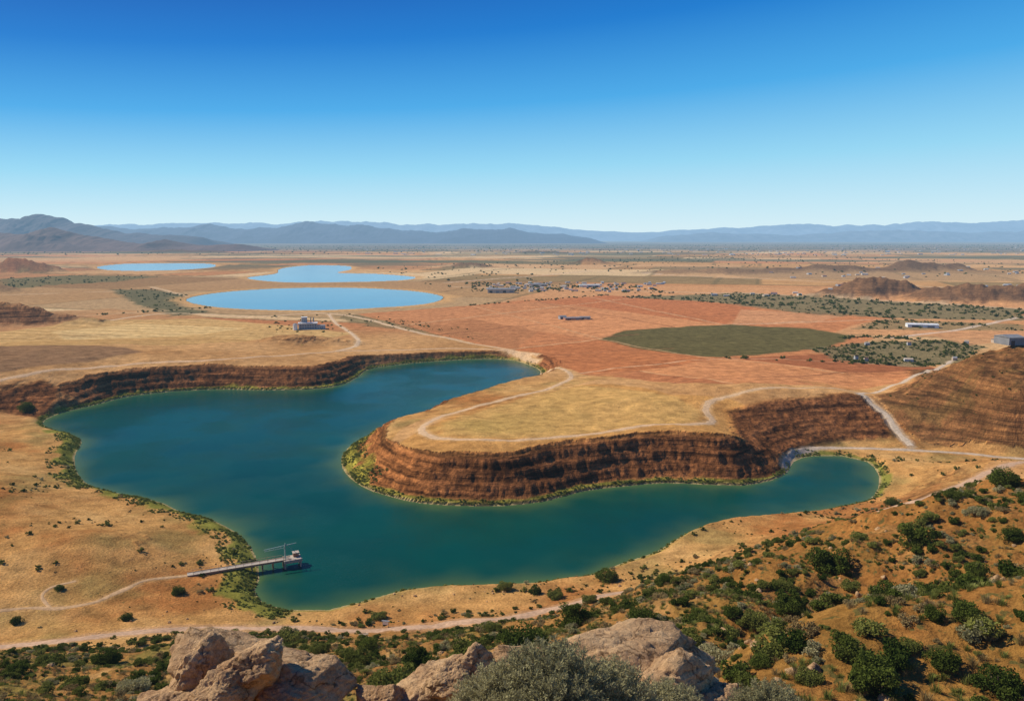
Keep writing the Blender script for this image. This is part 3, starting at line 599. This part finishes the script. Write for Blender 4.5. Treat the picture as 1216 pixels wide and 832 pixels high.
for u,v,w_,k in SH:
    a,b=ray(u,v);X,Y=hit(u,v,30);s=w_*Y/F/1.9
    o=link(bpy.data.objects.new('shrub',big[k]));o.location=(X,Y,float(hs(X,Y))-.08*s);o.scale=(s,s,s*(.85+.3*random.random()));o.rotation_euler=(0,0,random.random()*6.28)
# ---------- boulders
rockm,q=newmat('granite_rock');p=N(q,'ShaderNodeNewGeometry').outputs['Position'];a=noise(q,.8,6,.7,p);b=noise(q,6.,4,.7,p);c0=noise(q,25.,3,.7,p)
vo=N(q,'ShaderNodeTexNoise');vo.inputs['Scale'].default_value=.55;vo.inputs['Detail'].default_value=5;q.links.new(p,vo.inputs['Vector'])
c=ramp(q,a.outputs['Fac'],.3,.7,(.36,.205,.10,1),(.66,.435,.225,1)).outputs[0]
c=mixrgb(q,1.,c,ramp(q,b.outputs['Fac'],.3,.7,(.68,.66,.64,1),(1.2,1.2,1.2,1)).outputs[0],'MULTIPLY')
c=mixrgb(q,1.,c,ramp(q,c0.outputs['Fac'],.35,.65,(.82,.81,.79,1),(1.14,1.14,1.14,1)).outputs[0],'MULTIPLY')
cr=ramp(q,mth(q,'ABSOLUTE',mth(q,'SUBTRACT',vo.outputs['Fac'],.5),0),0.,.018,(.25,.22,.19,1),(1,1,1,1)).outputs[0]
c=mixrgb(q,.8,c,cr,'MULTIPLY')
bs=N(q,'ShaderNodeBsdfPrincipled');bs.inputs['Roughness'].default_value=.9;bs.inputs['Specular IOR Level'].default_value=.1;q.links.new(c,bs.inputs['Base Color'])
bu=N(q,'ShaderNodeBump');bu.inputs['Strength'].default_value=.8;bu.inputs['Distance'].default_value=.15;hb=mth(q,'ADD',b.outputs['Fac'],mth(q,'MULTIPLY',c0.outputs['Fac'],.4));hb=mth(q,'ADD',hb,mth(q,'MULTIPLY',a.outputs['Fac'],2.));q.links.new(hb,bu.inputs['Height']);q.links.new(bu.outputs[0],bs.inputs['Normal'])
out(q,bs.outputs[0])
import bmesh
def pn3(P,s,seed):
    return (pn(P[:,0]*s+seed,P[:,1]*s+P[:,2]*s*.7)+pn(P[:,1]*s-seed,P[:,2]*s+P[:,0]*s*.6)+pn(P[:,2]*s+seed*2,P[:,0]*s-P[:,1]*s*.5))/1.6
def rockmesh(name,seed,sub=6,npl=22,sharp=40):
    bm=bmesh.new();bmesh.ops.create_icosphere(bm,subdivisions=sub,radius=1);me=bpy.data.meshes.new(name);bm.to_mesh(me);bm.free()
    co=np.empty(len(me.vertices)*3);me.vertices.foreach_get('co',co);co=co.reshape(-1,3);rg=np.random.RandomState(seed)
    nn=rg.normal(size=(npl,3));nn/=np.linalg.norm(nn,axis=1)[:,None];dd=.66+.3*rg.rand(npl)
    dt=np.maximum(co@nn.T,1e-3)/dd;s=(dt**sharp).sum(1)**(1/sharp);r_=1/np.maximum(s,.8)
    P=co*r_[:,None]
    P=P*(1+.08*pn3(P,1.7,seed)+.06*pn3(P,4.5,seed+3)+.03*pn3(P,12,seed+5)-.06*np.clip(1-np.abs(pn3(P,2.4,seed+8))*9,0,1)+.013*pn3(P,28,seed+1))[:,None]
    me.vertices.foreach_set('co',P.ravel());me.polygons.foreach_set('use_smooth',np.ones(len(me.polygons),bool));me.update();me.materials.append(rockm);return me
rocks=[rockmesh('boulder_a',s) for s in(31,32,33,34)]
BO=[(290,776,225,27,.5,.8,0,.3),(296,768,78,25.2,.85,.8,1,1.1),(238,770,84,25.8,.9,.8,3,2.),(350,796,110,25.5,.6,.8,2,.5),(205,812,90,25,.8,.8,1,.2),(262,800,76,24.3,.9,.8,2,1.2),
 (715,768,240,29,.42,.7,2,.4),(640,772,140,28,.6,.7,0,1.9),(795,786,120,27.5,.55,.8,3,.6),(500,802,130,27,.7,.8,1,2.4),(562,774,56,26.5,.8,.8,3,.9),(538,788,66,26,.7,.8,2,2.2),(850,818,100,27,.7,.8,0,2.8),(455,816,70,26,.8,.8,0,1.)]
for u,v,w_,Y,hr,dr,mi,rz in BO:
    X,_,zt=PY(u,v,Y);s=w_*Y/F/2*1.1
    o=link(bpy.data.objects.new('boulder',rocks[mi]));o.scale=(s,s*dr,s*hr);o.location=(X,Y,zt-s*hr*.85);o.rotation_euler=(.1*math.sin(rz*5),.12*math.cos(rz*3),rz*.35)
st=protos('stones_set',[rockmesh('stone_a',41,3,12,14),rockmesh('stone_b',42,3,12,14)])
X,Y,rg=scatter(3200,18,260,lambda X,Y:np.clip(.2+fbm(X/15,Y/15,3),0,1),9)
instancer('stones',np.stack([X,Y,hs(X,Y)],1),.1+.5*rg.rand(len(X))**4,rg.choice(2,len(X)),st)
def sage(name,seed,nst,R_,H_):
    rg=np.random.RandomState(seed);V=[];Qd=[];mi=[]
    o=0
    for i in range(nst):
        a=rg.rand()*6.283;lean=rg.rand()**.6;L=H_*(.66+.46*rg.rand());tip=np.array([np.cos(a)*lean*R_,np.sin(a)*lean*R_,L*math.sqrt(max(.12,1-lean*lean*.8))])
        b=np.array([np.cos(a)*.1*lean,np.sin(a)*.1*lean,0]);pv=b;pr=.012
        for k in range(1,5):
            t=k/4.;p=b+(tip-b)*t+np.array([0,0,.12*H_*math.sin(t*3.1)])+rg.normal(size=3)*.03;v,q_=stick(pv,p,pr,pr*.75,3);V.append(v);Qd.append(q_+o);o+=len(v);mi+= [1]*len(q_);
            nl=2+k*7
            for l in range(nl):
                c_=pv+(p-pv)*rg.rand()+rg.normal(size=3)*.02;d=rg.normal(size=3)+np.array([0,0,.9]);d/=np.linalg.norm(d);s_=np.cross(d,rg.normal(size=3));s_/=np.linalg.norm(s_);ln=.06+.07*rg.rand()
                V.append(np.array([c_,c_+d*ln*.5+s_*.013,c_+d*ln,c_+d*ln*.5-s_*.013]));Qd.append(np.array([[0,1,2,3]])+o);o+=4;mi.append(0)
            pv=p;pr*=.75
    me=rawmesh(name,np.concatenate(V),np.concatenate(Qd),False);me.materials.append(lm_sage);me.materials.append(bark);me.polygons.foreach_set('material_index',np.array(mi,np.int32));return me
sg=sage('sagebrush',5,560,1.45,1.7)
for u,v,Y,s in((655,770,15.5,1.05),(722,792,16.2,.9),(595,794,15.8,.8),(795,814,17.5,.7),(915,815,20,.85),(660,802,14.8,.8)):
    X,_,zt=PY(u,v,Y);o=link(bpy.data.objects.new('sagebrush',sg));o.scale=(s,s,s);o.location=(X,Y,zt-1.78*s);o.rotation_euler=(0,0,u)
# ---------- built things
conc=simplemat('concrete',(.46,.38,.29),.85,3.,.15);wood=simplemat('weathered_wood',(.34,.25,.16),.9,5.,.3);rust=simplemat('rusty_brick',(.30,.17,.11),.9,4.,.25)
white_=simplemat('white_paint',(.75,.74,.70),.6,2.,.08);pale=simplemat('pale_wall',(.52,.50,.46),.8,2.,.1);grey=simplemat('grey_cladding',(.34,.34,.34),.7,2.,.12);roofm=simplemat('roof_metal',(.22,.22,.22),.7,2.,.12);glass=simplemat('dark_glass',(.03,.04,.05),.15,2.,.1);tealm=simplemat('green_paint',(.35,.48,.42),.5,3.,.15);roofr=simplemat('roof_tile',(.36,.17,.11),.9,3.,.2);beige=simplemat('beige_wall',(.5,.40,.29),.9,1.,.1)
def empty(name,loc,rz=0):
    o=link(bpy.data.objects.new(name,None));o.location=loc;o.rotation_euler=(0,0,rz);return o
def part(par,name,mesh,mat):
    mesh.materials.append(mat);o=link(bpy.data.objects.new(name,mesh));o.parent=par;return o
def box(par,name,c,s,mat,bev=.03,rot=None):
    bm=bmesh.new();bmesh.ops.create_cube(bm,size=1);bmesh.ops.scale(bm,vec=s,verts=bm.verts)
    if bev:bmesh.ops.bevel(bm,geom=bm.edges[:],offset=min(bev,min(s)*.3),segments=1,affect='EDGES')
    me=bpy.data.meshes.new(name);bm.to_mesh(me);bm.free();o=part(par,name,me,mat);o.location=c
    if rot:o.rotation_euler=rot
    return o
def cyl(par,name,a,b,r_,mat,n_=12,r2=None,cap=True):
    bm=bmesh.new();a=Vector(a);b=Vector(b);d=b-a;bmesh.ops.create_cone(bm,cap_ends=cap,segments=n_,radius1=r_,radius2=r_ if r2 is None else r2,depth=d.length)
    me=bpy.data.meshes.new(name);bm.to_mesh(me);bm.free();o=part(par,name,me,mat);o.location=(a+b)/2;o.rotation_euler=d.to_track_quat('Z','Y').to_euler();return o
def prism(par,name,c,L,Wd,Hh,mat):
    ov=.4;v=[(-L/2-ov,-Wd/2-ov,0),(L/2+ov,-Wd/2-ov,0),(L/2+ov,Wd/2+ov,0),(-L/2-ov,Wd/2+ov,0),(-L/2-ov,0,Hh),(L/2+ov,0,Hh)]
    me=bpy.data.meshes.new(name);me.from_pydata(v,[],[(0,3,2,1),(0,1,5,4),(2,3,4,5),(0,4,3),(1,2,5)]);o=part(par,name,me,mat);o.location=c;return o
A=PZ(226,682,3.);B=PZ(342,663,3.);dx,dy=B[0]-A[0],B[1]-A[1];Lp=math.hypot(dx,dy);an=math.atan2(dy,dx)
pier=empty('pier',(A[0],A[1],.5),an)
box(pier,'deck',(Lp/2,0,2.5),(Lp+2,2.7,.4),conc)
for s in(-1,1):
    box(pier,'edge_beam_%d'%(s+2),(Lp/2,s*1.46,2.55),(Lp+2,.2,.7),wood)
    for k in range(12):box(pier,'rail_post_%d_%d'%(s+2,k),(1+k*Lp/12,s*1.3,3.2),(.1,.1,1.0),wood,0)
    box(pier,'hand_rail_%d'%(s+2),(Lp/2-1,s*1.3,3.74),(Lp-2,.1,.08),wood,0)
for k in range(9):
    for s in(-1,1):cyl(pier,'pile_%d_%d'%(k,s+2),(2+k*Lp/9,s*1.1,-4),(2+k*Lp/9,s*1.1,2.3),.22,wood,8)
box(pier,'end_platform',(Lp+1.5,.0,2.1),(6.5,5,1.2),conc,.08)
box(pier,'pump_house',(Lp+3.,1.,3.45),(2.,1.9,1.4),rust,.05);box(pier,'pump_house_roof',(Lp+3.,1.,4.23),(2.4,2.3,.14),conc)
for sx_ in(-1.4,4.2):
    for sy_ in(-1.9,1.9):cyl(pier,'platform_pile',(Lp+sx_,sy_,-5),(Lp+sx_,sy_,1.5),.32,conc,8)
cyl(pier,'gantry_mast',(Lp-1.,-.8,2.7),(Lp-1.,-.8,8.8),.16,tealm,8)
cyl(pier,'gantry_mast_2',(Lp-1.,.9,2.7),(Lp-1.,.9,7.6),.14,tealm,8)
cyl(pier,'gantry_boom',(Lp-8.5,-.8,7.5),(Lp+3.,-.8,8.4),.16,tealm,6);cyl(pier,'gantry_boom_lower',(Lp-8.3,-.8,6.9),(Lp-1,-.8,7.2),.1,tealm,6)
for k in range(6):cyl(pier,'gantry_brace_%d'%k,(Lp-8+k*1.3,-.8,6.92+k*.06),(Lp-7.3+k*1.3,-.8,7.6+k*.1),.06,tealm,5)
cyl(pier,'gantry_stay',(Lp-1,-.8,8.8),(Lp+4.4,-.6,3.),.07,tealm,5);cyl(pier,'gantry_cross',(Lp-1,-.8,7.5),(Lp-1,.9,7.5),.1,tealm,6)
def place(u,v,ymin=300):
    X,Y=hit(u,v,ymin);return X,Y,float(hs(X,Y))
X,Y,Z=place(366,391,600)
pl=empty('industrial_plant',(X,Y,Z-.3),.25);pl.scale=(.85,.85,.8)
def windows(par,cx,yf,z0,Wd,nx_,nz_,dz,tag,sgn=-1):
    for i in range(nx_):
        for k in range(nz_):box(par,'window_%s_%d_%d'%(tag,i,k),(cx-Wd/2+(i+.5)*Wd/nx_,yf+sgn*.05,z0+k*dz),(Wd/nx_*.55,.2,dz*.45),glass,0)
box(pl,'main_hall',(0,0,5),(26,14,10),grey,.1);windows(pl,0,-7,3.2,24,7,2,3.6,'hall');box(pl,'hall_roof',(0,0,10.25),(27,15,.5),white_)
box(pl,'process_tower',(-5,3,14.55),(8,8,8),grey,.1);box(pl,'tower_roof',(-5,3,18.8),(8.8,8.8,.4),white_);windows(pl,-5,-1,14,7,3,1,3,'tower')
box(pl,'annex',(18.6,-1,3.),(11,10,6),pale,.1);box(pl,'annex_roof',(18.6,-1,6.23),(10.8,10.6,.4),roofm);windows(pl,18.6,-6,3,10,4,1,3,'annex')
for k in range(3):
    cyl(pl,'storage_tank_%d'%k,(-18,-6+k*7,0),(-18,-6+k*7,8),3,white_,24);cyl(pl,'tank_cone_%d'%k,(-18,-6+k*7,8),(-18,-6+k*7,9.4),3.1,roofm,24,.2)
for k in range(2):cyl(pl,'chimney_%d'%k,(4+k*4,4,10.5),(4+k*4,4,18),.7,roofm,12)
cyl(pl,'conveyor',(-14.5,0,8),(-9.1,0,12.5),.8,grey,8)
def warehouse(u,v,wpx,hm,dep,mat,rm,rz,name='warehouse'):
    X,Y,Z=place(u,v,400);L=wpx*Y/F;e=empty(name,(X,Y+dep/2,Z-.2),rz)
    box(e,'walls',(0,0,hm/2),(L,dep,hm),mat,.05);prism(e,'gable_roof',(0,0,hm+.01),L,dep,hm*.28,rm)
    nn_=max(2,int(L/12))
    for k in range(nn_):box(e,'loading_door_%d'%k,(-L/2+(k+.5)*L/nn_,-dep/2-.05,hm*.32),(L/nn_*.45,.2,hm*.62),roofm if k%2 else glass,0)
    return e
warehouse(595,348,32,8,24,beige,roofm,0);warehouse(1098,389,34,4,14,white_,white_,-.25);warehouse(1206,411,20,5,14,roofm,roofm,.1);warehouse(1188,408,9,4,10,beige,roofm,.1)
warehouse(680,380,20,3,12,roofr,roofm,.2,'farm_building');warehouse(695,379,12,3,10,beige,roofm,.1,'farm_building');warehouse(668,379,8,4,8,grey,roofm,.3,'farm_building')
warehouse(700,341,24,5,25,pale,pale,.1);warehouse(640,340,18,5,25,beige,roofm,-.1)
rg=np.random.RandomState(77);V=[];Fq=[];MI=[]
def house(X,Y,Z,L,Wd,Hh,a,mi,rt):
    o=len(V);ca_,sa=math.cos(a),math.sin(a)
    for px,py,pz in[(-L,-Wd,0),(L,-Wd,0),(L,Wd,0),(-L,Wd,0),(-L,-Wd,Hh),(L,-Wd,Hh),(L,Wd,Hh),(-L,Wd,Hh),(-L,0,Hh*1.45),(L,0,Hh*1.45)]:V.append((X+px*ca_-py*sa,Y+px*sa+py*ca_,Z+pz))
    for f_,m_ in(((0,1,5,4),mi),((1,2,6,5),mi),((2,3,7,6),mi),((3,0,4,7),mi),((4,5,9,8),rt),((6,7,8,9),rt),((5,6,9),mi),((7,4,8),mi)):Fq.append(tuple(o+k for k in f_));MI.append(m_)
for (ua,ub,va,vb,cnt,s0,s1) in[(580,790,335,346,90,3,7),(900,1216,318,330,30,5,9),(420,1216,294,303,220,8,20),(1140,1216,338,348,14,5,9),(1000,1150,406,430,7,2,4),(840,1000,347,352,10,4,7)]:
    for k in range(cnt):
        u=ua+rg.rand()*(ub-ua);v=va+rg.rand()*(vb-va);X,Y=PZ(u,v,11);L=s0+(s1-s0)*rg.rand()**2
        house(X,Y,float(hs(X,Y))-.3,L,L*(.4+.3*rg.rand()),2.5+L*.18*rg.rand(),rg.rand()*1.2-.6,rg.randint(0,3),rg.choice([0,1,2,3,4]))
me=bpy.data.meshes.new('town');me.from_pydata(V,[],Fq)
for m_ in(pale,beige,grey,roofr,beige):me.materials.append(m_)
me.polygons.foreach_set('material_index',np.array(MI,np.int32));link(bpy.data.objects.new('town_buildings',me))
X,Y,Z=place(432,756,180);e=empty('picnic_table',(X,Y,Z),.3)
box(e,'table_top',(0,0,.78),(2.6,1.,.1),wood)
for s in(-1,1):
    box(e,'bench_%d'%(s+2),(0,s*.95,.46),(2.6,.35,.08),wood)
    for t in(-1,1):box(e,'leg_%d_%d'%(s+2,t+2),(t*.9,s*.42,.38),(.12,.12,.85),wood,.01,(s*.45,0,0))
X,Y,Z=place(458,745,180);e=empty('information_board',(X,Y,Z),-.2)
for t in(-1,1):box(e,'post_%d'%(t+2),(t*.9,0,1),(.14,.14,2.1),wood)
box(e,'panel',(0,-.1,1.45),(1.6,.06,1.),white_);box(e,'small_roof',(0,0,2.12),(2.4,.7,.1),roofm)
# ---------- light, sky, camera
AZ=math.radians(-72);EL=math.radians(42)
sd=Vector((math.sin(AZ)*math.cos(EL),math.cos(AZ)*math.cos(EL),math.sin(EL)))
sl=bpy.data.lights.new('sun','SUN');sl.energy=5.;sl.angle=math.radians(.5);sl.color=(1,.925,.79);so=link(bpy.data.objects.new('sun',sl));so.rotation_euler=sd.to_track_quat('Z','Y').to_euler()
w=bpy.data.worlds.new('World');bpy.context.scene.world=w;w.use_nodes=True;wn=w.node_tree
for q in list(wn.nodes):wn.nodes.remove(q)
sky=wn.nodes.new('ShaderNodeTexSky');sky.sky_type='NISHITA';sky.sun_disc=False;sky.sun_elevation=EL;sky.sun_rotation=AZ;sky.air_density=1.;sky.dust_density=.2;sky.ozone_density=2.
tc=wn.nodes.new('ShaderNodeTexCoord');sxy=wn.nodes.new('ShaderNodeSeparateXYZ');wn.links.new(tc.outputs['Generated'],sxy.inputs[0])
rp=wn.nodes.new('ShaderNodeValToRGB');wn.links.new(mth(wn,'MULTIPLY',sxy.outputs[2],mth(wn,'ADD',1.,mth(wn,'MULTIPLY',sxy.outputs[0],-.35))),rp.inputs[0])
els=[(0.,(.72,.89,.96)),(.03,(.58,.83,.95)),(.085,(.31,.69,.92)),(.16,(.065,.41,.83)),(.24,(.005,.20,.64)),(.31,(.001,.11,.48)),(.6,(.001,.06,.32))]
cr=rp.color_ramp;cr.elements[0].position=els[0][0];cr.elements[0].color=els[0][1]+(1,);cr.elements[1].position=els[-1][0];cr.elements[1].color=els[-1][1]+(1,)
for p_,c_ in els[1:-1]:
    k=cr.elements.new(p_);k.color=c_+(1,)
sk=mixrgb(wn,1.,sky.outputs[0],(.11,.11,.11,1),'MULTIPLY')
mx=mixrgb(wn,.93,sk,rp.outputs[0])
bg=wn.nodes.new('ShaderNodeBackground');bg.inputs[1].default_value=1.;ow=wn.nodes.new('ShaderNodeOutputWorld')
wn.links.new(mx,bg.inputs[0]);wn.links.new(bg.outputs[0],ow.inputs[0])
cm=bpy.data.cameras.new('camera');cm.sensor_width=36;cm.lens=F/1216*36;cm.clip_start=.1;cm.clip_end=200000
co=link(bpy.data.objects.new('camera',cm));co.location=(0,0,HC);co.rotation_euler=(math.pi/2-PITCH,0,0);bpy.context.scene.camera=co
vs=bpy.context.scene.view_settings;vs.view_transform='Standard';vs.look='None';vs.exposure=0
print('DONE',time.time()-T0)
